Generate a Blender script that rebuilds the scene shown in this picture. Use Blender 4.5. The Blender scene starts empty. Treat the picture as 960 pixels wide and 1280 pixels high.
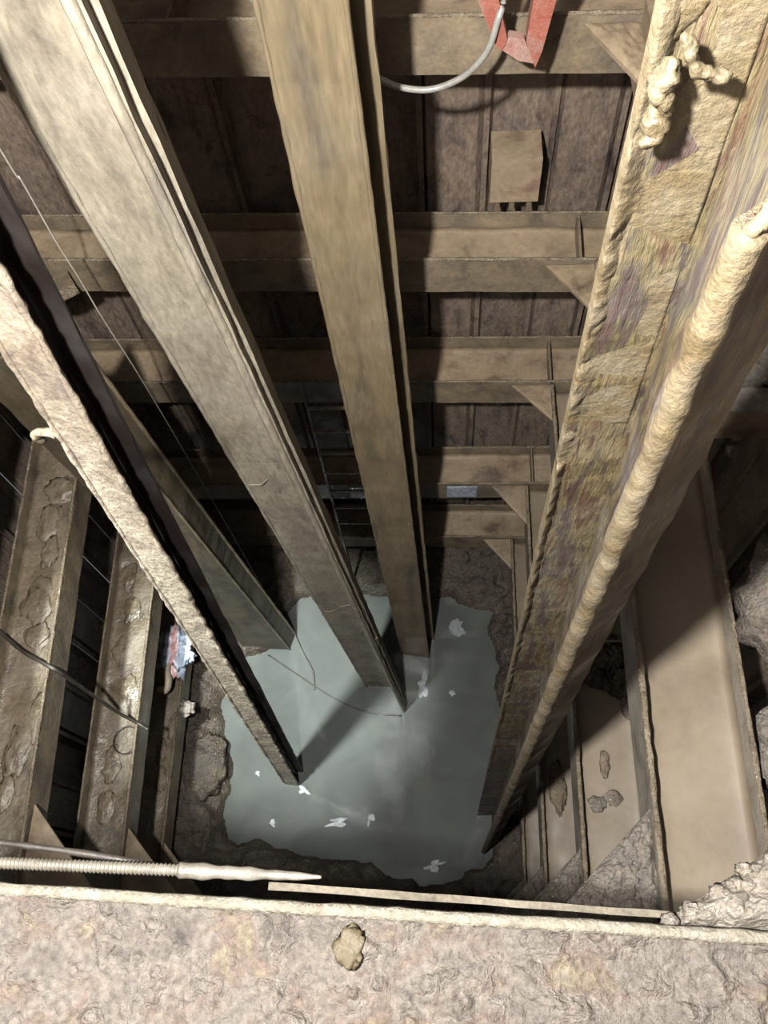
import bpy, math, random
from mathutils import Vector, Matrix, noise

# ------------------------------------------------------------------ camera
scene = bpy.context.scene
COL = scene.collection
H = 10.3                                   # camera height above the water in the shaft
cam_data = bpy.data.cameras.new('camera')
cam_data.sensor_fit = 'VERTICAL'; cam_data.sensor_height = 36.0
cam_data.lens = 36.0 * 1029.0 / 1280.0
cam_data.clip_start = 0.05; cam_data.clip_end = 200
camera = bpy.data.objects.new('camera', cam_data); COL.objects.link(camera)
rx = Vector((0.99717210, 0.03333327, -0.06735494))
rup = Vector((-0.00009885, 0.89683269, 0.44236989))
rb = Vector((0.07515175, -0.44111225, 0.89429983))
m = Matrix((rx, rup, rb)).transposed().to_4x4(); m.translation = (0, 0, H)
camera.matrix_world = m
scene.camera = camera

# ------------------------------------------------------------------ light
world = bpy.data.worlds.new('world'); scene.world = world
world.use_nodes = True
bg = world.node_tree.nodes['Background']
bg.inputs[0].default_value = (0.86, 0.93, 1.0, 1); bg.inputs[1].default_value = 0.20

def lamp(name, kind, loc, energy, color, **kw):
    d = bpy.data.lights.new(name, kind); d.energy = energy; d.color = color
    for k, v in kw.items(): setattr(d, k, v)
    o = bpy.data.objects.new(name, d); o.location = loc; COL.objects.link(o); return o

lamp('flood_light', 'POINT', (-0.80, -0.14, 11.0), 4500, (1.0, 0.975, 0.935), shadow_soft_size=0.085)
sp = lamp('shaft_spot_light', 'SPOT', (-2.33, 0.62, 12.6), 30000, (0.93, 1.0, 0.96), shadow_soft_size=0.16,
          spot_size=math.radians(18.5), spot_blend=1.0)
sp.rotation_euler = (Vector((-1.95, 2.6, 0.0)) - sp.location).to_track_quat('-Z', 'Y').to_euler()

vs = scene.view_settings
vs.view_transform = 'Standard'; vs.look = 'None'; vs.exposure = 0.0; vs.gamma = 1.0; vs.use_curve_mapping = False

rnd = random.Random(7)

# ------------------------------------------------------------------ materials
KA = 0.5          # wet mud reflects little
def srgb(r, g, b):
    f = lambda c: ((c / 255) / 12.92 if c / 255 <= .04045 else ((c / 255 + .055) / 1.055) ** 2.4)
    return (f(r) * KA, f(g) * KA, f(b) * KA, 1)

def muddy(name, cols, stops=None, scale=6.0, stretch=(1, 1, 1), rough=(0.3, 0.75), bump=0.35, bscale=28.0, spec=0.5,
          cracks=0.0, metallic=0.0, fine=0.25, detail=8.0):
    """mud over steel: layered noise picks between colours, roughness is patchy (wet), relief comes from noise bump"""
    mt = bpy.data.materials.new(name); mt.use_nodes = True
    nt = mt.node_tree; N = nt.nodes; L = nt.links
    b = N['Principled BSDF']
    tc = N.new('ShaderNodeTexCoord'); geo = N.new('ShaderNodeNewGeometry')
    mp = N.new('ShaderNodeMapping'); mp.inputs['Scale'].default_value = stretch
    L.new(geo.outputs['Position'], mp.inputs['Vector'])
    n1 = N.new('ShaderNodeTexNoise'); n1.inputs['Scale'].default_value = scale; n1.inputs['Detail'].default_value = detail
    n1.inputs['Roughness'].default_value = 0.62; n1.inputs['Distortion'].default_value = 0.4
    L.new(mp.outputs[0], n1.inputs['Vector'])
    cr = N.new('ShaderNodeValToRGB'); e = cr.color_ramp.elements
    stops = stops or [0.3 + 0.4 * i / (len(cols) - 1) for i in range(len(cols))]
    e[0].position = stops[0]; e[0].color = cols[0]; e[1].position = stops[-1]; e[1].color = cols[-1]
    for p, c in list(zip(stops, cols))[1:-1]:
        k = e.new(p); k.color = c
    L.new(n1.outputs[0], cr.inputs[0])
    # fine mottling
    n2 = N.new('ShaderNodeTexNoise'); n2.inputs['Scale'].default_value = scale * 9; n2.inputs['Detail'].default_value = 5
    L.new(mp.outputs[0], n2.inputs['Vector'])
    mr = N.new('ShaderNodeMapRange'); mr.inputs[1].default_value = 0.3; mr.inputs[2].default_value = 0.7
    mr.inputs[3].default_value = 1 - fine; mr.inputs[4].default_value = 1 + fine
    L.new(n2.outputs[0], mr.inputs[0])
    mx = N.new('ShaderNodeMix'); mx.data_type = 'RGBA'; mx.blend_type = 'MULTIPLY'; mx.inputs[0].default_value = 1
    L.new(cr.outputs[0], mx.inputs[6]); L.new(mr.outputs[0], mx.inputs[7])
    L.new(mx.outputs[2], b.inputs['Base Color'])
    n3 = N.new('ShaderNodeTexNoise'); n3.inputs['Scale'].default_value = scale * 0.7; n3.inputs['Detail'].default_value = 4
    L.new(geo.outputs['Position'], n3.inputs['Vector'])
    r2 = N.new('ShaderNodeMapRange'); r2.inputs[1].default_value = 0.38; r2.inputs[2].default_value = 0.62
    r2.inputs[3].default_value = rough[0]; r2.inputs[4].default_value = rough[1]
    L.new(n3.outputs[0], r2.inputs[0]); L.new(r2.outputs[0], b.inputs['Roughness'])
    b.inputs['Specular IOR Level'].default_value = spec; b.inputs['Metallic'].default_value = metallic
    n4 = N.new('ShaderNodeTexNoise'); n4.inputs['Scale'].default_value = bscale; n4.inputs['Detail'].default_value = 6
    n4.inputs['Roughness'].default_value = 0.6
    L.new(mp.outputs[0], n4.inputs['Vector'])
    bp = N.new('ShaderNodeBump'); bp.inputs['Strength'].default_value = bump; bp.inputs['Distance'].default_value = 0.03
    h = n4.outputs[0]
    if cracks > 0:
        v = N.new('ShaderNodeTexVoronoi'); v.feature = 'DISTANCE_TO_EDGE'; v.inputs['Scale'].default_value = cracks
        v.inputs['Randomness'].default_value = 1.0
        wn = N.new('ShaderNodeTexNoise'); wn.inputs['Scale'].default_value = cracks * .8; wn.inputs['Detail'].default_value = 4
        L.new(geo.outputs['Position'], wn.inputs['Vector'])
        va = N.new('ShaderNodeVectorMath'); va.operation = 'MULTIPLY_ADD'
        va.inputs[1].default_value = (.25, .25, .25)
        L.new(wn.outputs[1], va.inputs[0]); L.new(geo.outputs['Position'], va.inputs[2])
        L.new(va.outputs[0], v.inputs['Vector'])
        k = N.new('ShaderNodeMapRange'); k.inputs[1].default_value = 0.0; k.inputs[2].default_value = 0.09
        k.inputs[3].default_value = -0.5; k.inputs[4].default_value = 0.0
        L.new(v.outputs['Distance'], k.inputs[0])
        ad = N.new('ShaderNodeMath'); ad.operation = 'ADD'
        L.new(n4.outputs[0], ad.inputs[0]); L.new(k.outputs[0], ad.inputs[1]); h = ad.outputs[0]
    L.new(h, bp.inputs['Height']); L.new(bp.outputs[0], b.inputs['Normal'])
    return mt

def srgb1(r, g, b): return tuple(c / KA for c in srgb(r, g, b)[:3]) + (1,)
M = {}
M['wale'] = muddy('wale_mud', [srgb(101, 84, 70), srgb(145, 127, 103), srgb(158, 140, 114), srgb(128, 100, 85)], scale=3.0, rough=(.35, .7), bump=.18, bscale=22, fine=.12)
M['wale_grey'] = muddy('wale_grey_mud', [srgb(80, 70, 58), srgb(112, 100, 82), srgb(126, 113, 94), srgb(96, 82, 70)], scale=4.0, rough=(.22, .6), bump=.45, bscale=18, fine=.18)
M['flange_pale'] = muddy('pale_muddy_flange', [srgb(118, 110, 100), srgb(146, 138, 126), srgb(158, 150, 138)], scale=6, rough=(.3, .65), bump=.25, fine=.12)
M['dull_steel'] = muddy('dull_muddy_steel', [srgb(90, 84, 74), srgb(120, 112, 98)], scale=8, rough=(.7, .95), bump=.3, spec=.2)
M['wale_flange'] = muddy('wale_flange_steel', [srgb(89, 81, 72), srgb(125, 112, 93), srgb(148, 131, 106)], scale=4.0, rough=(.25, .6), bump=.2, fine=.15)
M['slurry'] = muddy('dried_slurry', [srgb(121, 107, 90), srgb(138, 124, 104), srgb(145, 132, 113)], scale=2.2, rough=(.4, .65), bump=.06, bscale=12, fine=.05)
M['edge_mud'] = muddy('edge_mud', [srgb(101, 88, 73), srgb(135, 121, 100), srgb(157, 144, 121)], scale=9, rough=(.12, .5), bump=.9, bscale=45, fine=.2)
M['pile'] = muddy('sheet_pile_rust', [srgb(65, 56, 52), srgb(115, 101, 92), srgb(134, 118, 103), srgb(89, 77, 72)], scale=4.5, stretch=(1.3, 1.3, .55), rough=(.22, .6), bump=.35, bscale=26, fine=.3)
M['post_grey'] = muddy('post_grey_mud', [srgb(97, 90, 79), srgb(132, 124, 108), srgb(146, 138, 121), srgb(107, 96, 86)], scale=3.2, stretch=(1.6, 1.6, .5), rough=(.45, .8), bump=.3, bscale=30, fine=.2)
M['post_olive'] = muddy('post_olive_mud', [srgb(83, 78, 69), srgb(116, 103, 80), srgb(128, 114, 89), srgb(109, 99, 81)], scale=2.6, stretch=(1.8, 1.8, .35), rough=(.4, .75), bump=.22, bscale=26, fine=.15)
M['post_cream'] = muddy('post_cream_mud', [srgb(110, 95, 87), srgb(149, 136, 119), srgb(167, 155, 136), srgb(125, 111, 100)], scale=5, stretch=(1.2, 1.2, .7), rough=(.5, .85), bump=.5, bscale=26, fine=.22)
M['post_dark'] = muddy('post_dark_mud', [srgb(58, 51, 44), srgb(90, 81, 64), srgb(100, 87, 69)], scale=3, stretch=(1.4, 1.4, .5), rough=(.35, .65), bump=.2, fine=.15)
M['post_black'] = muddy('post_dark_brown', [srgb(22, 17, 16), srgb(30, 23, 21), srgb(36, 29, 26)], scale=3, stretch=(1.4, 1.4, .5), rough=(.4, .7), bump=.1, fine=.15)  # very dark brown for the slim post's web and far flange
M['post_rust'] = muddy('post_rust_streaks', [srgb(55, 40, 33), srgb(69, 52, 44), srgb(64, 56, 52), srgb(86, 77, 53), srgb(98, 87, 63), srgb(73, 52, 39), srgb(93, 81, 58)],
                       stops=[.30, .40, .45, .49, .54, .60, .70], scale=7, stretch=(2.4, 2.4, .42), rough=(.4, .8), bump=.55, bscale=32, fine=.25)
M['ochre'] = muddy('ochre_mud_crust', [srgb(76, 63, 39), srgb(89, 77, 53), srgb(95, 87, 68)], scale=14, rough=(.5, .85), bump=.4, bscale=48, fine=.25)
M['front'] = muddy('front_dry_mud', [srgb(70, 64, 58), srgb(98, 90, 83), srgb(113, 105, 96), srgb(102, 88, 79), srgb(118, 108, 89), srgb(120, 113, 102)],
                   stops=[.28, .40, .50, .57, .64, .74], scale=5, rough=(.22, .75), bump=1.0, bscale=34, fine=.35, cracks=0)
M['front_edge'] = muddy('front_edge_mud', [srgb(103, 95, 83), srgb(129, 123, 108), srgb(140, 134, 123)], scale=12, rough=(.4, .8), bump=.6, bscale=60, fine=.2)
M['mud'] = muddy('wet_mud', [srgb(56, 49, 41), srgb(79, 69, 58), srgb(94, 83, 68)], scale=5, rough=(.16, .5), bump=1.0, bscale=30, fine=.25)
M['mud_green'] = muddy('dark_green_mud', [srgb(56, 54, 42), srgb(80, 78, 60), srgb(98, 94, 74)], scale=9, rough=(.25, .6), bump=1, bscale=30, fine=.3)
M['lump_mud'] = muddy('pale_lumpy_mud', [srgb(102, 94, 86), srgb(132, 123, 112), srgb(149, 139, 125)], scale=8, rough=(.06, .45), bump=1, bscale=42, fine=.25, spec=.8)
M['red'] = muddy('red_paint_worn', [srgb(124, 68, 55), srgb(159, 93, 77), srgb(146, 115, 103)], scale=14, rough=(.4, .7), bump=.2, fine=.2)
M['redgrey'] = muddy('worn_red_grey', [srgb(149, 126, 116), srgb(167, 133, 122), srgb(152, 102, 90)], scale=12, rough=(.4, .7), bump=.2, fine=.2)
M['hose'] = muddy('grey_hose_rubber', [srgb(119, 117, 112), srgb(144, 142, 135), srgb(155, 153, 146)], scale=10, rough=(.2, .4), bump=.05, fine=.08)
M['hose_rib'] = muddy('muddy_ribbed_hose', [srgb(76, 72, 65), srgb(99, 94, 83), srgb(109, 104, 94)], scale=12, rough=(.4, .7), bump=.2, fine=.15)
M['wire'] = muddy('pale_wire', [srgb(170, 162, 146), srgb(196, 188, 172)], scale=10, rough=(.3, .5), bump=.0, fine=.05)
M['cable'] = muddy('dark_cable', [srgb(40, 36, 32), srgb(66, 58, 50)], scale=10, rough=(.3, .6), bump=.1, fine=.1)
M['foam'] = muddy('pale_foam', [srgb(128, 134, 134), srgb(164, 172, 178)], scale=16, rough=(.25, .5), bump=.3, fine=.2)
M['tape'] = muddy('painted_wet_glint', [srgb(120, 130, 142), srgb(196, 206, 220)], scale=24, rough=(.1, .3), bump=.3, fine=.3)  # bluish-white colour stands in for reflections on the wet flange
M['stone'] = muddy('pale_concrete', [srgb(132, 124, 116), srgb(170, 160, 148)], scale=12, rough=(.4, .8), bump=.6, fine=.2)
M['pvc'] = muddy('muddy_plastic_pipe', [srgb(180, 168, 144), srgb(216, 204, 180)], scale=10, rough=(.3, .6), bump=.1, fine=.12)

def bag_material():
    mt = bpy.data.materials.new('printed_plastic_bag'); mt.use_nodes = True
    nt = mt.node_tree; N = nt.nodes; L = nt.links; b = N['Principled BSDF']
    tc = N.new('ShaderNodeTexCoord')
    n = N.new('ShaderNodeTexNoise'); n.inputs['Scale'].default_value = 5; n.inputs['Detail'].default_value = 3
    L.new(tc.outputs['Object'], n.inputs['Vector'])
    s = N.new('ShaderNodeSeparateXYZ'); L.new(tc.outputs['Object'], s.inputs[0])
    a = N.new('ShaderNodeMath'); a.operation = 'MULTIPLY_ADD'; a.inputs[1].default_value = .18
    L.new(n.outputs[0], a.inputs[0]); L.new(s.outputs[0], a.inputs[2])
    cr = N.new('ShaderNodeValToRGB'); cr.color_ramp.interpolation = 'EASE'
    mr = N.new('ShaderNodeMapRange'); mr.inputs[1].default_value = -.16; mr.inputs[2].default_value = .34
    L.new(a.outputs[0], mr.inputs[0]); L.new(mr.outputs[0], cr.inputs[0])
    e = cr.color_ramp.elements
    e[0].position = 0; e[0].color = srgb1(120, 132, 142); e[1].position = 1; e[1].color = srgb1(158, 172, 190)
    for p, c in ((.2, srgb1(150, 160, 138)), (.3, srgb1(96, 104, 110)), (.42, srgb1(150, 164, 182)), (.52, srgb1(186, 146, 144)), (.6, srgb1(190, 152, 150)), (.68, srgb1(170, 186, 206))):
        k = e.new(p); k.color = c
    L.new(cr.outputs[0], b.inputs['Base Color']); b.inputs['Roughness'].default_value = .3
    return mt
M['bag'] = bag_material()

def water_material():
    mt = bpy.data.materials.new('muddy_water'); mt.use_nodes = True
    nt = mt.node_tree; N = nt.nodes; L = nt.links; b = N['Principled BSDF']
    g = N.new('ShaderNodeNewGeometry')
    n = N.new('ShaderNodeTexNoise'); n.inputs['Scale'].default_value = 1.6; n.inputs['Detail'].default_value = 5
    n.inputs['Distortion'].default_value = .8
    L.new(g.outputs['Position'], n.inputs['Vector'])
    cr = N.new('ShaderNodeValToRGB'); e = cr.color_ramp.elements
    e[0].position = .35; e[0].color = srgb(94, 97, 94); e[1].position = .7; e[1].color = srgb(108, 112, 108)
    L.new(n.outputs[0], cr.inputs[0]); L.new(cr.outputs[0], b.inputs['Base Color'])
    b.inputs['Roughness'].default_value = .08; b.inputs['IOR'].default_value = 1.33
    n2 = N.new('ShaderNodeTexNoise'); n2.inputs['Scale'].default_value = 5; n2.inputs['Detail'].default_value = 2
    L.new(g.outputs['Position'], n2.inputs['Vector'])
    bp = N.new('ShaderNodeBump'); bp.inputs['Strength'].default_value = .05; bp.inputs['Distance'].default_value = .03
    L.new(n2.outputs[0], bp.inputs['Height']); L.new(bp.outputs[0], b.inputs['Normal'])
    return mt
M['water'] = water_material()

# ------------------------------------------------------------------ helpers
def mesh_obj(name, verts, faces, mat, parent=None, smooth=False, loc=None):
    me = bpy.data.meshes.new(name); me.from_pydata([tuple(v) for v in verts], [], faces); me.update()
    me.materials.append(M[mat] if isinstance(mat, str) else mat)
    if smooth:
        for p in me.polygons: p.use_smooth = True
    o = bpy.data.objects.new(name, me); COL.objects.link(o)
    if parent is not None: o.parent = parent
    if loc is not None: o.location = loc
    return o

def thing(name, label, cat, loc=(0, 0, 0), group=None):
    o = bpy.data.objects.new(name, None); o.empty_display_size = .2; COL.objects.link(o); o.location = loc
    o['label'] = label; o['category'] = cat
    if group: o['group'] = group
    return o

def tag(o, label, cat, group=None, kind=None):
    o['label'] = label; o['category'] = cat
    if group: o['group'] = group
    if kind: o['kind'] = kind
    return o

def loft(rings, close=True, caps=True):
    """rings: equal-length lists of points -> verts, faces"""
    n = len(rings[0]); V = [p for r in rings for p in r]; Fc = []
    for i in range(len(rings) - 1):
        for j in range(n if close else n - 1):
            k = (j + 1) % n
            Fc.append((i * n + j, i * n + k, (i + 1) * n + k, (i + 1) * n + j))
    if caps and close:
        Fc.append(tuple(range(n - 1, -1, -1))); Fc.append(tuple((len(rings) - 1) * n + j for j in range(n)))
    return V, Fc

def bar(name, p0, p1, a, b, sect, mat, parent, segs=24, jit=0.0, seed=0, origin=(0, 0, 0), bow=None):
    """sweep a 2D section (in a,b axes) from p0 to p1, edges a little ragged"""
    p0 = Vector(p0); p1 = Vector(p1); o = Vector(origin); r = random.Random(seed)
    rings = []
    for i in range(segs + 1):
        t = i / segs; c = p0.lerp(p1, t) - o
        ring = []
        for (u, v) in sect:
            ring.append(c + a * (u + r.uniform(-jit, jit)) + b * (v + r.uniform(-jit, jit)))
        rings.append(ring)
    V, Fc = loft(rings)
    return mesh_obj(name, V, Fc, mat, parent)

def rect(u0, u1, v0, v1): return [(u0, v0), (u1, v0), (u1, v1), (u0, v1)]

def bead(name, pts, rad, mat, parent=None, n=8, jit=.35, step=.05, seed=0, flat=1.0, origin=(0, 0, 0), freq=9.0, taper=False):
    """lumpy tube along a polyline: crusts of mud on an edge, hoses, cables"""
    o = Vector(origin)
    P = resample([Vector(p) for p in pts], step)
    rings = []; up0 = Vector((0.13, 0.31, 0.94))
    for i, p in enumerate(P):
        t = (P[min(i + 1, len(P) - 1)] - P[max(i - 1, 0)]).normalized()
        s = t.cross(up0)
        if s.length < .1: s = t.cross(Vector((1, 0, 0)))
        s.normalize(); u = s.cross(t).normalized()
        ring = []
        k = 1.0
        if taper:
            e = min(i, len(P) - 1 - i) / max(1, len(P) * .12); k = min(1, .25 + e)
        for j in range(n):
            an = 2 * math.pi * j / n
            d = s * math.cos(an) + u * math.sin(an) * flat
            q = p + d * rad
            f = 1 + jit * (1.5 * noise.noise(q * freq + Vector((seed * 7.3, seed, 0))) + .8 * noise.noise(q * freq * 2.6 + Vector((seed, 3.3, 0))))
            ring.append(p + d * rad * f * k - o)
        rings.append(ring)
    V, Fc = loft(rings)
    return mesh_obj(name, V, Fc, mat, parent, smooth=True)

def resample(P, step):
    out = [P[0]]
    for a, b in zip(P, P[1:]):
        n = max(1, int((b - a).length / step))
        for i in range(1, n + 1): out.append(a.lerp(b, i / n))
    return out

def smooth_path(P, n=8):
    P = [Vector(p) for p in P]; out = []
    Q = [P[0] * 2 - P[1]] + P + [P[-1] * 2 - P[-2]]
    for i in range(1, len(Q) - 2):
        p0, p1, p2, p3 = Q[i - 1:i + 3]
        for k in range(n):
            t = k / n
            out.append(.5 * ((2 * p1) + (p2 - p0) * t + (2 * p0 - 5 * p1 + 4 * p2 - p3) * t * t + (3 * p1 - p0 - 3 * p2 + p3) * t ** 3))
    out.append(P[-1]); return out

def lump(name, loc, size, mat, parent=None, seed=0, rough=.3, freq=2.2, n=14, flatbase=False):
    """irregular clod"""
    V = []; Fc = []
    nu, nv = n * 2, n
    for i in range(nv + 1):
        th = math.pi * i / nv
        for j in range(nu):
            ph = 2 * math.pi * j / nu
            d = Vector((math.sin(th) * math.cos(ph), math.sin(th) * math.sin(ph), math.cos(th)))
            k = 1 + rough * (noise.noise(d * freq + Vector((seed * 3.1, seed, 1.7))) * 1.2 + .6 * noise.noise(d * freq * 2.7 + Vector((seed, 5, 1)))
                             + .35 * noise.noise(d * freq * 6 + Vector((seed, 9, 1))))
            p = Vector((d.x * size[0], d.y * size[1], d.z * size[2])) * k
            if flatbase and p.z < -size[2] * .3: p.z = -size[2] * .3
            V.append(p)
    for i in range(nv):
        for j in range(nu):
            k = (j + 1) % nu
            Fc.append((i * nu + j, (i + 1) * nu + j, (i + 1) * nu + k, i * nu + k))
    return mesh_obj(name, V, Fc, mat, parent, smooth=True, loc=loc)

def grid_mud(name, o, du, dv, nrm, nu, nv, hf, mat, parent, origin=(0, 0, 0), base=.02):
    """mud skin on a surface: height field over o + s*du + t*dv, closed at the back"""
    org = Vector(origin); V = []; Fc = []
    for i in range(nu + 1):
        for j in range(nv + 1):
            s = i / nu; t = j / nv
            p = Vector(o) + du * s + dv * t
            V.append(p + nrm * hf(s, t, p) - org)
    W = nv + 1
    for i in range(nu):
        for j in range(nv):
            Fc.append((i * W + j, (i + 1) * W + j, (i + 1) * W + j + 1, i * W + j + 1))
    n0 = len(V)
    edge = [(i, 0) for i in range(nu + 1)] + [(nu, j) for j in range(1, nv + 1)] + [(i, nv) for i in range(nu - 1, -1, -1)] + [(0, j) for j in range(nv - 1, 0, -1)]
    for i, j in edge:
        V.append(Vector(o) + du * (i / nu) + dv * (j / nv) - nrm * base - org)
    E = len(edge)
    for k in range(E):
        i, j = edge[k]; i2, j2 = edge[(k + 1) % E]
        Fc.append((i * W + j, n0 + k, n0 + (k + 1) % E, i2 * W + j2))
    Fc.append(tuple(range(n0, n0 + E)))
    return mesh_obj(name, V, Fc, mat, parent, smooth=True)

def plate(name, poly, z0, z1, mat, parent, origin=(0, 0, 0)):
    o = Vector(origin)
    r0 = [Vector((x, y, z0)) - o for x, y in poly]; r1 = [Vector((x, y, z1)) - o for x, y in poly]
    V, Fc = loft([r0, r1]); return mesh_obj(name, V, Fc, mat, parent)

def fbm(p, o=4):
    return sum(noise.noise(p * (2 ** i)) / (2 ** i) for i in range(o))

Z = Vector((0, 0, 1))
LEV = [7.70, 6.01, 4.32, 2.63, 0.94]       # top of the flanges of the five bracing frames

# ------------------------------------------------------------------ setting: sheet pile walls, mud bed, water
PITCH = 0.445
def pile_mesh(name, z0, z1, proud):
    """one sheet pile: pan with sloping sides and an interlock lip"""
    h = PITCH / 2; f = .17; d = .11; t = .014
    v1 = d if proud else 0; vm = d / 2
    front = [(-h, vm), (-f - .0, v1), (f, v1), (h - .03, vm), (h - .025, vm + .04), (h + .014, vm + .04)]
    back = [(u, v - t) for u, v in reversed(front)]
    prof = front + back
    zs = [z0 + (z1 - z0) * i / 6 for i in range(7)]
    rings = [[Vector((u, v, z)) for u, v in prof] for z in zs]
    V, Fc = loft(rings)
    me = bpy.data.meshes.new(name); me.from_pydata([tuple(v) for v in V], [], Fc); me.update(); me.materials.append(M['pile'])
    return me
PM = [pile_mesh('sheet_pile_proud', -1.0, 10.9, True), pile_mesh('sheet_pile_recessed', -1.0, 10.9, False)]

def pile_wall(name, start, direction, count, rotz, phase=0):
    w = bpy.data.objects.new(name, None); COL.objects.link(w); w['kind'] = 'structure'
    w['label'] = 'rusty muddy sheet pile wall on the ' + name.split('_')[1].replace('back', 'far').replace('front', 'near') + ' side of the shaft'
    w.location = (start[0], start[1], 0); w.rotation_euler = (0, 0, rotz)
    for i in range(count):
        o = bpy.data.objects.new('sheet_pile', PM[(i + phase) % 2]); COL.objects.link(o); o.parent = w
        o.location = (i * PITCH, 0, 0)
    return w
# local +v points into the pit
pile_wall('wall_back', (2.265, 4.85), None, 14, math.pi, 1)          # runs to -x, faces -y
pile_wall('wall_right', (2.12, -0.55), None, 13, math.pi / 2, 1)    # runs to +y, faces -x
pile_wall('wall_left', (-3.86, 4.85), None, 13, -math.pi / 2, 1)    # runs to -y, faces +x
pile_wall('wall_front', (-3.75, -0.72), None, 14, 0, 0)

WOUT = [(-2.80, 2.36), (-2.70, 2.70), (-2.62, 2.99), (-2.28, 3.08), (-2.18, 3.55), (-1.95, 3.83), (-1.2, 3.86), (-.5, 3.82), (.03, 3.78), (.30, 3.66), (.60, 3.62), (.60, 3.0), (.64, 2.42),
        (.60, 1.6), (.56, .95), (.44, .52), (.10, .36), (-.3, .34), (-.55, .42), (-.95, .55), (-1.35, .60), (-1.9, .66), (-2.45, .72), (-2.62, .95), (-2.66, 1.5)]
def poly_sd(x, y):
    inside = False; d = 1e9; n = len(WOUT)
    for i in range(n):
        x0, y0 = WOUT[i]; x1, y1 = WOUT[(i + 1) % n]
        if (y0 > y) != (y1 > y) and x < (x1 - x0) * (y - y0) / (y1 - y0) + x0: inside = not inside
        ex, ey = x1 - x0, y1 - y0; t = max(0, min(1, ((x - x0) * ex + (y - y0) * ey) / (ex * ex + ey * ey)))
        d = min(d, math.hypot(x - x0 - ex * t, y - y0 - ey * t))
    return -d if inside else d
def bed_height(x, y):
    s = poly_sd(x, y); p = Vector((x, y, 0))
    s2 = s + .10 * fbm(p * 2.2, 3)
    nz = .08 * fbm(p * 3.5, 4) + .06 * fbm(p * 11 + Vector((4, 1, 0)), 4)
    if s2 < 0: return max(-.5, s2 * .9) - .012
    k = min(1, s2 / .9)
    return .55 * (k ** .7) * (.75 if x > .3 else 1.0) + nz * min(1, s2 * 6) + .015
nx, ny = 230, 230; x0, x1, y0, y1 = -4.0, 2.35, -.85, 4.95
V = []; Fc = []
for i in range(nx + 1):
    for j in range(ny + 1):
        x = x0 + (x1 - x0) * i / nx; y = y0 + (y1 - y0) * j / ny; V.append((x, y, bed_height(x, y)))
for i in range(nx):
    for j in range(ny):
        a = i * (ny + 1) + j; Fc.append((a, a + ny + 1, a + ny + 2, a + 1))
fl = mesh_obj('floor', V, Fc, 'mud', smooth=True); fl['kind'] = 'structure'; fl['label'] = 'wet brown mud banks at the bottom of the shaft'
wt = mesh_obj('muddy_water', [(-3.6, -.3, 0), (1.4, -.3, 0), (1.4, 4.4, 0), (-3.6, 4.4, 0), (-3.6, -.3, -.6), (1.4, -.3, -.6), (1.4, 4.4, -.6), (-3.6, 4.4, -.6)],
              [(0, 1, 2, 3), (7, 6, 5, 4), (0, 4, 5, 1), (1, 5, 6, 2), (2, 6, 7, 3), (3, 7, 4, 0)], 'water')
tag(wt, 'murky grey-green water pooled on the shaft bottom', 'water', kind='stuff')

# ------------------------------------------------------------------ bracing frames: wale beams lying on their side
FH = .31; T = .022
def wale(label, p0, p1, inward, lev, W, seed, web='wale', flange='wale_flange', stiff=(), edge_r=.016, edge='edge_mud', ez=1.0, webz=.15, group=None, mudh=.012, muds=3.0, outer_drop=0.0, ejit=.28, mres=.045, mv=12):
    """web lies flat, both flanges stand on edge; inner face on the line p0-p1"""
    a = Vector((p0[0], p0[1], lev)); b = Vector((p1[0], p1[1], lev)); mid = (a + b) / 2
    d = (b - a).normalized(); n = Vector((inward[0], inward[1], 0)); n = (n - d * n.dot(d)).normalized()
    t = thing('wale_beam', label, 'beam', (mid.x, mid.y, lev - FH), group)
    org = t.location
    L_ = (b - a).length; sg = max(12, int(L_ / .15))
    fi = bar('inner_flange', a, b, n, Z, rect(-T, 0, -FH, 0), flange, t, sg, .003, seed, org)
    we = bar('web', a, b, n, Z, rect(-W + T, -T, -webz - .012, -webz + .002), web, t, sg, 0, seed, org)
    fo = bar('outer_flange', a, b, n, Z, rect(-W, -W + T, -FH, -outer_drop), flange, t, sg, .003, seed + 1, org)
    # mud lying on the web
    def hf(s, v, p):
        e = max(0, fbm(p * muds + Vector((seed, 0, 0)), 4))
        rim = .018 * (math.exp(-v * 14) + math.exp(-(1 - v) * 14))
        return mudh * (.35 + 1.6 * e) + rim
    grid_mud('mud_layer', a - n * T - Z * (webz - .002), b - a, n * -(W - 2 * T), Z, max(20, int(L_ / mres)), mv, hf, web, we, org, base=.001)
    if edge_r:
        bead('mud_crust', [a - n * T * .5 + Z * .004, b - n * T * .5 + Z * .004], edge_r, edge, fi, n=6, jit=ejit, step=.035, seed=seed, flat=ez, origin=org, freq=14)
        bead('mud_crust', [a - n * (W - T * .5) + Z * (.004 - outer_drop), b - n * (W - T * .5) + Z * (.004 - outer_drop)], edge_r * .8, edge, fo, n=6, jit=ejit, step=.05, seed=seed + 3, flat=ez, origin=org, freq=12)
    for s in stiff:
        c = a + d * s
        bar('stiffener_plate', c, c + d * .016, n, Z, rect(-W + T, -T, -webz, -.004), flange, t, 1, 0, 0, org)
    return t

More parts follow.
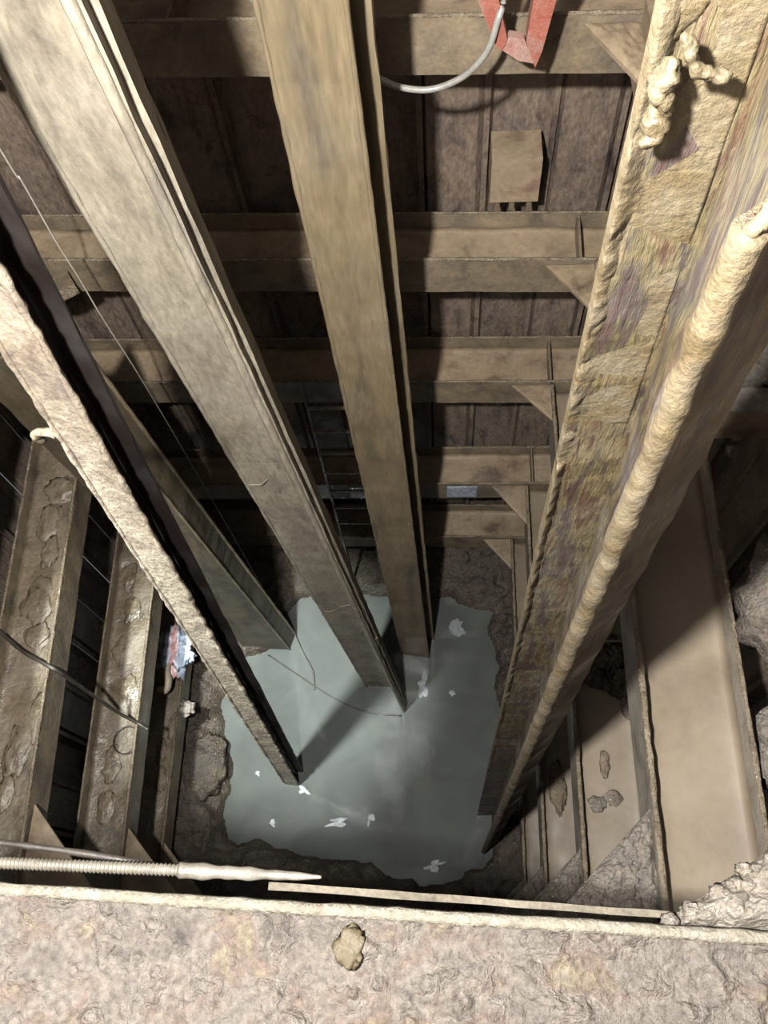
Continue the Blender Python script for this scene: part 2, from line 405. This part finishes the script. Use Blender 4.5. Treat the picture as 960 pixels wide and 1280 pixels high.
def gusset(t, tri, z, mat, thick=.02, lumpy=0, seed=0):
    """triangular corner plate welded to a wale; lumpy adds a skin of mud"""
    org = t.location
    gp = plate('gusset_plate', tri, z - thick, z, mat, t, org)
    if lumpy:
        A, B, C = [Vector((x, y, z)) for x, y in tri]
        n = 60 if lumpy > .02 else 24; V = []; idx = {}; Fc = []
        for i in range(n + 1):
            for j in range(n + 1 - i):
                p = A + (B - A) * (i / n) + (C - A) * (j / n)
                e = min(i, j, n - i - j) / n
                h = lumpy * min(1, e * 12 + .15) * (.5 + 1.0 * abs(fbm(p * 9 + Vector((seed, 0, 0)), 4)) + .7 * abs(fbm(p * 26 + Vector((seed, 5, 0)), 3)))
                idx[i, j] = len(V); V.append(p + Z * h - org)
        for i in range(n):
            for j in range(n - i):
                Fc.append((idx[i, j], idx[i + 1, j], idx[i, j + 1]))
                if j < n - i - 1: Fc.append((idx[i + 1, j], idx[i + 1, j + 1], idx[i, j + 1]))
        mesh_obj('mud_skin', V, Fc, 'lump_mud' if lumpy > .02 else mat, gp, smooth=True)

ORD = ['topmost', 'second highest', 'third highest', 'fourth highest', 'lowest']
# back wall
backY = [(4.10, 3.99), (4.07, 4.00), (4.23, 4.20), (4.10, 4.11), (4.28, 4.26)]
backW = [.45, .45, .50, .46, .46]
blab = ['brown wale beam across the far wall behind the red clamp, topmost of its stack',
        'brown wale beam across the far wall, second from the top',
        'brown wale beam across the far wall, third from the top, rust red web',
        'brown wale beam across the far wall with two painted reflections on its flange',
        'brown wale beam across the far wall, lowest, just above the mud bank']
backs = []
for i in range(5):
    ya, yb = backY[i]
    # ya measured near x=-1.6, yb near x=.9 : extend to the corners
    k = (yb - ya) / 2.5
    xa, xb = -3.45, 1.96
    w = wale(blab[i], (xa, ya + k * (xa + 1.6)), (xb, ya + k * (xb + 1.6)), (0, -1), LEV[i], backW[i], 10 + i,
             stiff=((4.35,) if i in (1, 2, 3) else (2.0, 4.55) if i == 0 else ()), group='wale beams on the far wall', edge_r=.012)
    backs.append(w)
# right wall
rightX = [(1.42, 1.42), (1.00, 1.00), (.905, .905), (.83, .83), (.80, .80)]
rightW = [.5, .53, .47, .45, .45]
rlab = ['muddy wale beam on the right wall whose lumpy gusset fills the bottom right corner',
        'wide tan wale beam on the right wall with smooth slurry on its web, nearest the eye',
        'tan wale beam on the right wall, next below the wide slurry covered one',
        'narrow looking wale beam on the right wall, third of the visible four',
        'deepest wale beam on the right wall, a thin strip above the mud']
rights = []
for i in range(5):
    yb = backY[i][1] - .005
    w = wale(rlab[i], (rightX[i][0], -.02 if i else .2), (rightX[i][1], yb), (-1, 0), LEV[i], rightW[i], 30 + i, web='slurry', flange='flange_pale', group='wale beams on the right wall',
             edge_r=.017, ez=.8, mudh=(.004 if i < 2 else .012), stiff=((1.9,) if i == 2 else ()))
    rights.append(w)
# left wall
leftX = [(-3.0, -3.1), (-3.0, -3.15), (-2.91, -3.20), (-2.82, -3.02), (-3.02, -3.14)]
llab = [None, 'dark wale beam high on the left wall, mostly hidden by the posts',
        'broad muddy wale beam on the left wall, highest and nearest of the three in clear view',
        'muddy wale beam on the left wall, middle one of three, black cable end resting on it',
        'muddy wale beam on the left wall, lowest one, under the plastic bag']
lefts = {}
for i in range(1, 5):
    yb = backY[i][0] - .06
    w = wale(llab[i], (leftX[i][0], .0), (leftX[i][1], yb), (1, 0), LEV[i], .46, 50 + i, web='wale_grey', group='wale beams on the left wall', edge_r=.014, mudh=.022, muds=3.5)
    lefts[i] = w
# front wale under the camera
frontw = wale('cream crusted wale beam crossing the bottom of the picture, nearest the eye', (-3.6, .105), (1.65, -.025), (0, 1), LEV[0], .50, 71, web='front', flange='front_edge', edge_r=.020, edge='front_edge', ez=.8, webz=.11, mudh=.030, muds=13, ejit=.16, mres=.012, mv=44)
org = frontw.location
bar('ledge_angle', (-.53, .062, 7.625), (1.3, .000, 7.625), Vector((0, 1, 0)), Z, rect(0, .020, -.02, .0), 'dull_steel', frontw, 20, .002, 3, org)

# corner gussets
for i, (dx, dy) in enumerate([(.28, .56), (.32, .46), (.33, .36), (.35, .45), (.34, .4)]):
    yb = backY[i][1] - .003; xr = rightX[i][0] - .002 if i else .96
    gusset(backs[i], [(xr, yb), (xr - dx, yb), (xr, yb - dy)], LEV[i] - .035, 'wale', lumpy=(.019 if i == 0 else .006), seed=i)
b0 = backs[0]
bar('end_plate', (.955, 3.40, LEV[0] - .16), (.985, 3.40, LEV[0] - .16), Vector((0, 1, 0)), Z, rect(0, .59, -.15, .24), 'wale', b0, 2, 0, 0, b0.location)
for i, (dx, dy, lm) in {1: (.52, .52, .05), 2: (.46, .46, .05), 3: (.44, .44, .035), 4: (.40, .4, .02)}.items():
    gusset(rights[i], [(rightX[i][0] - .002, .0), (rightX[i][0] - .002, dy), (rightX[i][0] - dx, .0)], LEV[i] - .06, 'lump_mud', lumpy=lm, seed=20 + i)
gusset(rights[0], [(1.418, -.02), (1.418, .50), (.60, .0)], LEV[0] - .07, 'lump_mud', lumpy=.07, seed=30)
for k in range(26):                                   # ragged mud heaped along the gusset's free edge
    t_ = k / 25; r_ = random.Random(k)
    c_ = Vector((.60 + .818 * t_, .0 + .50 * t_, LEV[0] - .055)) - rights[0].location
    lump('mud_clod', c_ + Vector((r_.uniform(-.01, .02), r_.uniform(-.03, .0), r_.uniform(0, .03))), (r_.uniform(.018, .034), r_.uniform(.016, .030), .022), 'lump_mud', rights[0], seed=80 + k, rough=.45, n=8)
for i in (2, 3, 4):
    xl = leftX[i][0] + .002
    gusset(lefts[i], [(xl, .05), (xl + .56, .05), (xl - .02, .64)], LEV[i] - .03, 'wale', lumpy=.008, seed=40 + i)

# clods of wet mud stuck on the webs
def clod(t, x, y, z, sx, sy, sz, seed, mat='lump_mud'):
    o = t.location; lump('mud_clod', (x - o.x, y - o.y, z - o.z), (sx, sy, sz), mat, t, seed=seed, rough=.32, freq=1.6, n=16)
clod(rights[3], 1.00, 1.09, 2.50, .07, .22, .05, 1, 'edge_mud'); clod(rights[2], 1.12, 1.02, 4.19, .035, .09, .025, 2, 'edge_mud')
clod(rights[2], 1.05, .75, 4.19, .06, .05, .025, 3); clod(rights[2], 1.16, .80, 4.19, .06, .05, .02, 4); clod(rights[2], 1.32, 1.45, 4.2, .05, .10, .03, 5)
for k, (x, y) in enumerate([(-3.31, 2.64), (-3.20, 1.02), (-3.33, 3.24), (-3.10, 1.25), (-3.25, 1.9), (-3.30, 2.2), (-3.22, .7), (-3.36, 2.9)]):
    clod(lefts[2], x, y, 4.185, .07 + .03 * (k % 3), .14 + .05 * (k % 2), .022, 10 + k, 'wale_grey')
for k, (x, y) in enumerate([(-3.30, 3.1), (-3.12, .82), (-3.20, 2.75), (-3.1, 1.9), (-3.14, 1.2), (-3.25, 2.3)]):
    clod(lefts[3], x, y, 2.49, .09, .16, .022, 30 + k, 'wale_grey')
for k, (x, y) in enumerate([(-3.16, 1.9), (-3.2, 1.3), (-3.25, 1.6)]):
    clod(lefts[4], x, y, .81, .06, .14, .03, 50 + k, 'edge_mud')
# small angle bracket in the far left corner
bx_ = backs[1]
bar('corner_bracket', (-2.93, 3.90, 5.98), (-2.70, 4.06, 5.98), Vector((0, 0, 1)), Vector((.57, -.82, 0)), rect(-.22, -.02, 0, .03), 'wale_flange', bx_, 2, 0, 0, bx_.location)
bar('corner_bracket', (-2.86, 3.86, 5.86), (-2.66, 4.0, 5.86), Vector((0, 0, 1)), Vector((.57, -.82, 0)), rect(-.02, .0, -.12, .05), 'edge_mud', bx_, 2, 0, 0, bx_.location)

# wet-steel reflections painted as bluish-white patches on the flange of the fourth far wale
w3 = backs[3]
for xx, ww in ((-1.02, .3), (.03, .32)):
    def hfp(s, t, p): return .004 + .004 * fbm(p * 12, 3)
    grid_mud('painted_glint', Vector((xx - .02, 4.10 - .001, LEV[3] - .29)), Vector((ww, 0, 0)), Vector((0, 0, .26)), Vector((0, -1, 0)), 16, 10, hfp, 'tape', w3, w3.location, base=.001)

# packing between the second far wale and the wall
pk = thing('packing_block', 'square brown packing block wedged above the second far wale beam', 'block', (.47, 4.55, 6.03))
plate('block_body', [(.30, 4.46), (.63, 4.46), (.63, 4.74), (.30, 4.74)], 6.10, 6.45, 'wale', pk, pk.location)
for xx in (.34, .44, .56):
    plate('support_leg', [(xx, 4.50), (xx + .035, 4.50), (xx + .035, 4.6), (xx, 4.6)], 5.99, 6.10, 'wale_flange', pk, pk.location)

# right hand bracket over the slurry wale
br = thing('wall_bracket', 'grey steel bracket beam crossing behind the big rusty post at right', 'bracket', (1.52, 2.66, 6.01))
bar('top_plate', (1.20, 2.66, 6.30), (2.0, 2.66, 6.30), Vector((0, 1, 0)), Z, rect(-.06, .10, -.015, 0), 'stone', br, 12, .003, 1, br.location)
bar('face_plate', (1.20, 2.60, 6.29), (2.0, 2.60, 6.29), Vector((0, 1, 0)), Z, rect(0, .02, -.28, 0), 'wale', br, 12, .003, 2, br.location)
bar('support_leg', (1.70, 2.61, 5.98), (1.75, 2.61, 5.98), Vector((0, 1, 0)), Z, rect(0, .1, -.02, .26), 'wale', br, 1, 0, 2, br.location)

# ------------------------------------------------------------------ king posts (slightly out of plumb)
PARTS = {}
def post(label, plates, z0, z1, lean, mat, base, mats=None, segs=70, jit=.004, tops=None):
    """plates: name -> polygon in plan at water level; lean in metres per metre"""
    t = thing('king_post', label, 'post', (base[0], base[1], 0))
    o = Vector((base[0], base[1], 0)); r = random.Random(len(label))
    objs = {}
    for k, (nm, poly) in enumerate(plates):
        zt = (tops or {}).get(k, z1)
        rings = []
        n = max(6, int(segs * (zt - z0) / 10))
        for i in range(n + 1):
            z = z0 + (zt - z0) * i / n
            rings.append([Vector((x + lean[0] * z + r.uniform(-jit, jit), y + lean[1] * z + r.uniform(-jit, jit), z)) - o for x, y in poly])
        V, Fc = loft(rings)
        objs[k] = mesh_obj(nm, V, Fc, (mats or {}).get(k, mat), t)
    t_ = t
    PARTS[t.name] = objs
    def at(x, y, z): return Vector((x + lean[0] * z, y + lean[1] * z, z))
    return t_, at
def seg(x0, y0, x1, y1, th):
    d = Vector((x1 - x0, y1 - y0)).normalized(); n = Vector((-d.y, d.x)) * th
    return [(x0, y0), (x1, y1), (x1 + n.x, y1 + n.y), (x0 + n.x, y0 + n.y)]

# big grey post, left of centre
P1, at1 = post('tall pale grey steel post with a dark groove, second of the posts left of centre', [
    ('wide_flange', seg(-1.01, 2.62, -.56, 2.61, .026)),
    ('stem', seg(-.585, 2.625, -.515, 2.31, .024)),
    ('lip_flange', seg(-.56, 2.345, -.484, 2.388, .022)),
    ('back_flange', seg(-1.01, 2.646, -.985, 2.84, .024))], -.6, 11.4, (-.0495, -.0245), 'post_grey', (-.75, 2.5))
o1 = P1.location
bead('edge_bead', [at1(-.522, 2.312, z) for z in (0.0, 3, 6, 9.4)], .022, 'post_grey', P1, n=8, jit=.06, step=.06, seed=3, origin=o1, freq=7)
bead('edge_bead', [at1(-1.005, 2.62, z) for z in (0.0, 3, 6, 9.4)], .014, 'post_grey', P1, n=6, jit=.35, step=.06, seed=4, origin=o1, freq=9)
bead('weld_ridge', [at1(-1.0, 2.612, 3.05), at1(-.9, 2.606, 3.08), at1(-.8, 2.604, 3.22), at1(-.7, 2.60, 3.30)], .007, 'post_grey', PARTS[P1.name][0], n=6, jit=.4, step=.03, seed=5, origin=o1, taper=True)
bead('weld_ridge', [at1(-1.0, 2.612, 5.68), at1(-.9, 2.606, 5.70), at1(-.84, 2.604, 5.78)], .007, 'post_grey', PARTS[P1.name][0], n=6, jit=.4, step=.03, seed=6, origin=o1, taper=True)
for zz, w_ in ((2.95, .045), (3.75, .025)):
    c = at1(-.515, 2.35, zz)
    bar('lug_plate', c, c + Vector((-.01, -.02, 0)), Vector((.8, .5, 0)).normalized(), Z, [(-w_, -.09), (w_, -.16), (w_, .10), (-w_, .15)], 'edge_mud', P1, 1, 0, 0, o1)

# olive post in the middle
P2, at2 = post('tall olive brown steel H post in the middle of the shaft', [
    ('near_flange', seg(-.57, 3.04, -.22, 3.00, .024)),
    ('web', seg(-.395, 3.04, -.355, 3.26, .016)),
    ('far_flange', seg(-.525, 3.275, -.155, 3.235, .024))], -.6, 11.4, (-.0165, -.002), 'post_olive', (-.38, 3.12))
bead('edge_bead', [at2(-.565, 3.045, z) for z in (0, 3, 6, 8.9)], .014, 'post_olive', P2, n=6, jit=.3, step=.06, seed=7, origin=P2.location, freq=8)
bead('edge_bead', [at2(-.225, 3.005, z) for z in (0, 3, 6, 8.9)], .014, 'post_olive', P2, n=6, jit=.2, step=.06, seed=8, origin=P2.location, freq=8)

# slim cream post at the left front
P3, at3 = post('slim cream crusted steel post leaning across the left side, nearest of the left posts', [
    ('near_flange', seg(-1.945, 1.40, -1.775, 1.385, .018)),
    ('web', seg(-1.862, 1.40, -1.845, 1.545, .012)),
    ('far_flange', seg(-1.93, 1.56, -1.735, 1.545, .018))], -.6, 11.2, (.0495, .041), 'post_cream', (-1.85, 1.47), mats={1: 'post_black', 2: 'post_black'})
bead('mud_crust', [at3(-1.777, 1.385, z) for z in (.2, 3, 6, 9.3)], .015, 'post_cream', PARTS[P3.name][0], n=6, jit=.7, step=.04, seed=9, origin=P3.location, freq=12)
bead('mud_crust', [at3(-1.942, 1.40, z) for z in (.2, 3, 6, 9.3)], .012, 'post_cream', PARTS[P3.name][0], n=6, jit=.5, step=.05, seed=10, origin=P3.location, freq=12)
c = at3(-1.95, 1.40, 7.55)
bead('mud_lug', [c, c + Vector((-.07, .01, .0)), c + Vector((-.12, .03, -.06)), c + Vector((-.13, .05, -.13))], .024, 'edge_mud', P3, n=8, jit=.4, step=.02, seed=11, origin=P3.location)

# dark post at the back left, shorter
P4, at4 = post('dark olive steel post standing behind the slim cream post, cut off short', [
    ('near_flange', seg(-2.62, 3.09, -2.03, 3.08, .022)),
    ('side_flange', seg(-2.03, 3.08, -1.965, 3.30, .022)),
    ('back_flange', seg(-2.60, 3.11, -2.58, 3.33, .02))], -.6, 6.5, (-.042, -.031), 'post_dark', (-2.25, 3.2))
bead('edge_bead', [at4(-2.03, 3.08, z) for z in (0, 3, 6.45)], .015, 'post_olive', P4, n=6, jit=.25, step=.06, seed=12, origin=P4.location)
bead('edge_bead', [at4(-1.965, 3.28, z) for z in (0, 3, 6.45)], .017, 'post_olive', P4, n=6, jit=.25, step=.06, seed=13, origin=P4.location)

# huge rusty post at the right
P5, at5 = post('huge rusty post caked in yellow mud, close at the right', [
    ('far_flange', seg(.37, 1.11, .73, 1.12, .026)),
    ('web', seg(.535, .80, .56, 1.11, .022)),
    ('near_flange', seg(.425, .702, .585, .820, .026))], -.6, 10.12, (-.0078, .003), 'post_rust', (.5, .95), tops={2: 9.555}, segs=110)
o5 = P5.location
# yellow crust along the left edge, thick and wide at the top
def edge_h(s, t, p):
    return max(-.003, .010 + .016 * s * (1 - t) + .012 * fbm(p * 14, 4) - .03 * t * t)
for za, zb, nu_ in ((8.3, 10.1, 260), (3.2, 8.32, 300)):
    a0 = at5(.366, 1.109, za); a1 = at5(.366, 1.109, zb)
    grid_mud('mud_crust', a0, a1 - a0, Vector((.05 if za > 8 else .035, 0, 0)), Vector((0, -1, 0)), nu_, 8, edge_h, 'ochre', PARTS[P5.name][0], o5, base=.02)
def crust_h(s, t, p):
    m_ = .8 * fbm(p * 8 + Vector((3, 0, 0)), 5) - t * 2.9 + .45 + (s - .5) * 1.2
    return max(-.004, min(.012, m_ * .02) + .003 * fbm(p * 45, 3)) if m_ > 0 else -.004
a0 = at5(.372, 1.108, 8.5); a1 = at5(.372, 1.108, 10.1)
grid_mud('mud_crust', a0, a1 - a0, Vector((.15, 0, 0)), Vector((0, -1, 0)), 260, 30, crust_h, 'ochre', PARTS[P5.name][0], o5, base=.006)
# the clenched roll of mud near the top
roll = smooth_path([(.322, 1.096, 9.556), (.338, 1.094, 9.532), (.350, 1.093, 9.512), (.368, 1.093, 9.498), (.388, 1.094, 9.492), (.408, 1.098, 9.490)], 5)
bead('mud_roll', roll, .011, 'ochre', PARTS[P5.name][0], n=14, jit=.45, step=.003, seed=17, origin=o5, freq=55, taper=True)
roll = smooth_path([(.318, 1.096, 9.52), (.316, 1.095, 9.48), (.322, 1.094, 9.44), (.316, 1.096, 9.37)], 5)
bead('mud_roll', roll, .017, 'ochre', PARTS[P5.name][0], n=14, jit=.6, step=.004, seed=18, origin=o5, freq=40, taper=True)
# ridge: caked near-flange edge
bead('edge_crust', [at5(.430, .708, z) for z in (.05, 3, 6, 9.555)], .025, 'ochre', PARTS[P5.name][2], n=12, jit=.16, step=.016, seed=19, origin=o5, freq=12)
bead('torn_edge', [at5(.43, .705, 9.55), at5(.455, .715, 9.585), at5(.475, .73, 9.57), at5(.5, .745, 9.60)], .012, 'ochre', PARTS[P5.name][2], n=8, jit=.5, step=.008, seed=20, origin=o5, freq=50)

# ------------------------------------------------------------------ hanging gear
ck = thing('lifting_clamp', 'red V shaped lifting clamp hanging at the top edge', 'clamp', (.31, 3.72, 7.67))
def flatbar(name, pts, y, th, mat, parent):
    o = parent.location
    r0 = [Vector((x, y, z)) - o for x, z in pts]; r1 = [Vector((x, y + th, z)) - o for x, z in pts]
    V, Fc = loft([r0, r1]); return mesh_obj(name, V, Fc, mat, parent)
flatbar('clamp_arm', [(.235, 7.77), (.262, 7.745), (.285, 7.80), (.235, 7.99), (.205, 8.30), (.12, 8.30), (.142, 7.99)], 3.69, .07, 'red', ck)
flatbar('clamp_arm', [(.405, 7.71), (.425, 7.665), (.45, 7.75), (.485, 7.97), (.52, 8.30), (.42, 8.30), (.385, 7.97), (.372, 7.80)], 3.67, .08, 'red', ck)
flatbar('jaw_plate', [(.258, 7.748), (.345, 7.685), (.42, 7.668), (.40, 7.72), (.366, 7.79), (.296, 7.808)], 3.70, .05, 'redgrey', ck)
flatbar('cross_bar', [(.13, 8.24), (.51, 8.24), (.51, 8.30), (.13, 8.30)], 3.70, .05, 'red', ck)
bead('hanging_chain', [(.32, 3.72, 8.27), (.32, 3.72, 10.6)], .016, 'cable', ck, n=6, jit=.4, step=.03, origin=ck.location, freq=20)
hs = bead('grey_hose', smooth_path([(-1.05, 3.80, 8.3), (-.80, 3.72, 7.9), (-.55, 3.68, 7.74), (-.355, 3.66, 7.666), (-.226, 3.66, 7.60), (-.069, 3.66, 7.582), (.086, 3.66, 7.646), (.19, 3.66, 7.765), (.234, 3.68, 7.90), (.262, 3.72, 8.01), (.28, 3.74, 8.4), (.28, 3.74, 9.2)], 8), .016, 'hose', n=10, jit=.02, step=.03)
tag(hs, 'shiny grey hose looping below the red clamp', 'hose')
wr = bead('hanging_wire', smooth_path([(-2.39, 3.6, 9.4), (-2.37, 3.6, 7.38), (-2.352, 3.6, 7.166), (-2.355, 3.6, 6.714), (-2.342, 3.6, 6.366), (-2.337, 3.6, 5.972), (-2.305, 3.6, 5.218), (-2.286, 3.6, 3.83), (-2.27, 3.6, 2.0), (-2.2, 3.5, .2)], 8), .0055, 'wire', n=6, jit=.05, step=.05)
tag(wr, 'thin pale wire hanging down behind the left posts', 'wire')

# ------------------------------------------------------------------ ladder behind the middle post
ld = thing('steel_ladder', 'narrow steel ladder in the shadow left of the olive post', 'ladder', (-1.0, 4.02, 1.3))
for xx in (-1.22, -.83):
    bar('rail', (xx, 3.99, .25), (xx, 4.02, 4.6), Vector((1, 0, 0)), Vector((0, 1, 0)), rect(-.012, .012, -.02, .02), 'pile', ld, 4, 0, 0, ld.location)
for k in range(8):
    z = 1.55 + k * .39
    bar('rung', (-1.22, 3.985, z), (-.83, 3.985, z), Vector((0, 1, 0)), Z, rect(-.012, .012, -.012, .012), 'edge_mud', ld, 2, 0, 0, ld.location)

# ------------------------------------------------------------------ left side litter
cb = bead('black_cable', smooth_path([(-3.66, 2.05, 4.37), (-3.461, 1.888, 4.34), (-3.25, 1.74, 4.35), (-3.082, 1.66, 4.36), (-2.96, 1.60, 4.33), (-2.945, 1.59, 4.1), (-2.98, 1.60, 3.6), (-3.0, 1.60, 2.95), (-2.9, 1.56, 2.70), (-2.773, 1.494, 2.67)], 6), .016, 'cable', n=8, jit=.2, step=.04)
tag(cb, 'dark cable trailing over the left wale beams', 'cable')
ring = [(-3.02 + .12 * math.cos(a * .5), 1.42 + .13 * math.sin(a * .5), 2.515 + .004 * a) for a in range(0, 12)]
wl = bead('wire_loop', smooth_path(ring, 3), .007, 'cable', n=6, jit=.1, step=.02)
tag(wl, 'small curl of dark wire lying on the middle left wale beam', 'wire')
bg_ = lump('plastic_bag', (-3.17, 2.72, 1.12), (.20, .26, .17), 'bag', seed=4, rough=.55, freq=2.6, n=26)
tag(bg_, 'crumpled blue and pink plastic bag on the lowest left wale beam', 'bag')
el = bead('pipe_elbow', smooth_path([(-3.2, 2.62, 1.10), (-3.20, 2.46, 1.22), (-3.15, 2.33, 1.24), (-3.18, 2.23, 1.20), (-3.27, 2.24, 1.16)], 6), .042, 'pvc', n=12, jit=.05, step=.02)
tag(el, 'short bent plastic pipe beside the plastic bag', 'pipe')
lp_ = lump('rubble_lump', (-2.975, 2.08, .975), (.09, .085, .06), 'stone', seed=6, rough=.5)
tag(lp_, 'pale lump of rubble on the edge of the lowest left wale beam', 'rubble')
md = lump('mud_mound', (-2.88, 1.55, .22), (.27, .38, .10), 'mud', seed=8, rough=.18, freq=2, n=22)
tag(md, 'rounded mud mound at the left edge of the water', 'mud')

# ------------------------------------------------------------------ right side mud
hp = thing('mud_heap', 'dark greenish heap of mud clods on the right wall behind the rusty post', 'mud', (1.25, 1.85, 4.17))
for k in range(16):
    x = rnd.uniform(1.02, 1.30); y = rnd.uniform(1.55, 2.35)
    s = rnd.uniform(.05, .11)
    lump('mud_clod', (x - 1.25, y - 1.85, rnd.uniform(.03, .10)), (s, s * 1.1, s * .8), 'mud_green', hp, seed=20 + k, rough=.5, n=10)
for k, (x, y, z, s, lab) in enumerate([(1.78, 1.50, 6.12, .24, 'big grey mud lump between the slurry wale beam and the right wall, upper one'),
                                       (1.76, .80, 5.88, .18, 'grey mud lump between the slurry wale beam and the right wall, lower one'),
                                       (1.78, 3.05, 6.25, .20, 'muddy lump behind the grey bracket at right')]):
    tag(lump('mud_lump', (x, y, z), (s, s * 1.4, s), 'lump_mud', seed=60 + k, rough=.4, n=16), lab, 'mud')

# ------------------------------------------------------------------ front edge: hose, cable, flake
rb_ = thing('ribbed_hose', 'muddy ribbed hose lying along the near crossbeam with a torn flat end', 'hose', (-1.0, .11, 7.70))
hp0 = Vector((-2.4, .115, 7.715)); hp1 = Vector((-.78, .103, 7.715))
rings = []
for i in range(520):
    p = hp0.lerp(hp1, i / 519); r = .0165 + .0025 * math.sin(i * 1.57) + .001 * noise.noise(p * 8)
    rings.append([p + Vector((0, math.cos(a * math.pi / 5) * r, math.sin(a * math.pi / 5) * r)) - rb_.location for a in range(10)])
V, Fc = loft(rings); mesh_obj('ribbed_tube', V, Fc, 'hose_rib', rb_, smooth=True)
rings = []
for i in range(60):
    t = i / 59; p = Vector((-.78 + .42 * t, .103 - .006 * t, 7.715 - .004 * t)); w = .020 * (1 - t) ** .6 + .004; hgt = .016 * (1 - t) + .003
    k = 1 + .35 * noise.noise(Vector((t * 9, 2, 0)))
    rings.append([p + Vector((0, math.cos(a * math.pi / 5) * w * k, math.sin(a * math.pi / 5) * hgt)) - rb_.location for a in range(10)])
V, Fc = loft(rings); mesh_obj('torn_end', V, Fc, 'hose_rib', rb_, smooth=True)
c2 = bead('grey_cable', smooth_path([(-2.4, .22, 7.62), (-1.7, .19, 7.60), (-1.401, .170, 7.60), (-1.163, .150, 7.60), (-.942, .124, 7.60), (-.75, .095, 7.60)], 8), .010, 'cable', n=8, jit=.2, step=.03)
tag(c2, 'thin dark cable along the inner side of the ribbed hose', 'cable')
fk = lump('mud_flake', (-.275, -.082, 7.63), (.045, .055, .012), 'ochre', seed=44, rough=.4, n=12)
tag(fk, 'ochre flake of dried mud lying on the near crossbeam', 'mud')

# ------------------------------------------------------------------ foam and wires on the water
def foam(label, x, y, sx, sy, seed, rot=0.0):
    n = 40; V = [(0, 0, .006)]; ring = []
    for k in range(n):
        a = 2 * math.pi * k / n; d = Vector((math.cos(a), math.sin(a), 0))
        r = .6 + .8 * noise.noise(d * .9 + Vector((seed * 3.7 + .3, seed + .6, .2))) + .35 * noise.noise(d * 2.1 + Vector((seed + .4, 8.3, .5))) + .12 * noise.noise(d * 6 + Vector((seed, 2.2, .1)))
        r = max(.12, r); u = d.x * sx * r; v = d.y * sy * r
        V.append((u * math.cos(rot) - v * math.sin(rot), u * math.sin(rot) + v * math.cos(rot), .004))
    for k in range(n):
        V.append((V[k + 1][0] * 1.02, V[k + 1][1] * 1.02, -.01))
    Fc = [(0, 1 + k, 1 + (k + 1) % n) for k in range(n)] + [(1 + k, 1 + n + k, 1 + n + (k + 1) % n, 1 + (k + 1) % n) for k in range(n)]
    o = mesh_obj('foam_patch', V, Fc, 'foam', loc=(x, y, 0)); tag(o, label, 'foam', 'foam on the water'); return o
foam('bright white foam near the far bank right of the olive post', .17, 3.42, .13, .17, 11, .4)
foam('pale foam streak in the lower middle of the water', -1.27, .99, .20, .06, 2, .2)
foam('small foam curl right of the pale foam streak', -.90, 1.05, .06, .10, 3)
foam('pale foam below the foot of the olive post', -.30, 2.66, .10, .20, 4)
foam('bluish foam near the near edge of the water', -.13, .55, .16, .07, 5, .3)
foam('foam scrap at the foot of the slim cream post', -1.71, 1.33, .10, .05, 6, -.3)
foam('tiny white scrap floating left of the slim cream post foot', -2.295, 1.518, .035, .04, 7)
foam('small foam scrap near the left near corner of the water', -2.06, .95, .06, .04, 8)
foam('tiny foam scrap right of the middle of the water', .08, 2.55, .06, .05, 10)
w_ = bead('water_wire', smooth_path([(-2.30, 3.0, .03), (-1.9, 2.75, .015), (-1.4, 2.45, .012), (-.95, 2.28, .012), (-.55, 2.25, .012)], 8), .009, 'cable', n=6, jit=.1, step=.04)
tag(w_, 'thin dark wire lying on the water below the grey post', 'wire')
w_ = bead('slack_wire', smooth_path([(-1.97, 3.27, .10), (-1.85, 3.05, .03), (-1.70, 2.80, .015), (-1.66, 2.55, .012)], 8), .007, 'cable', n=6, jit=.1, step=.04)
tag(w_, 'short slack wire hanging from the foot of the dark short post', 'wire')
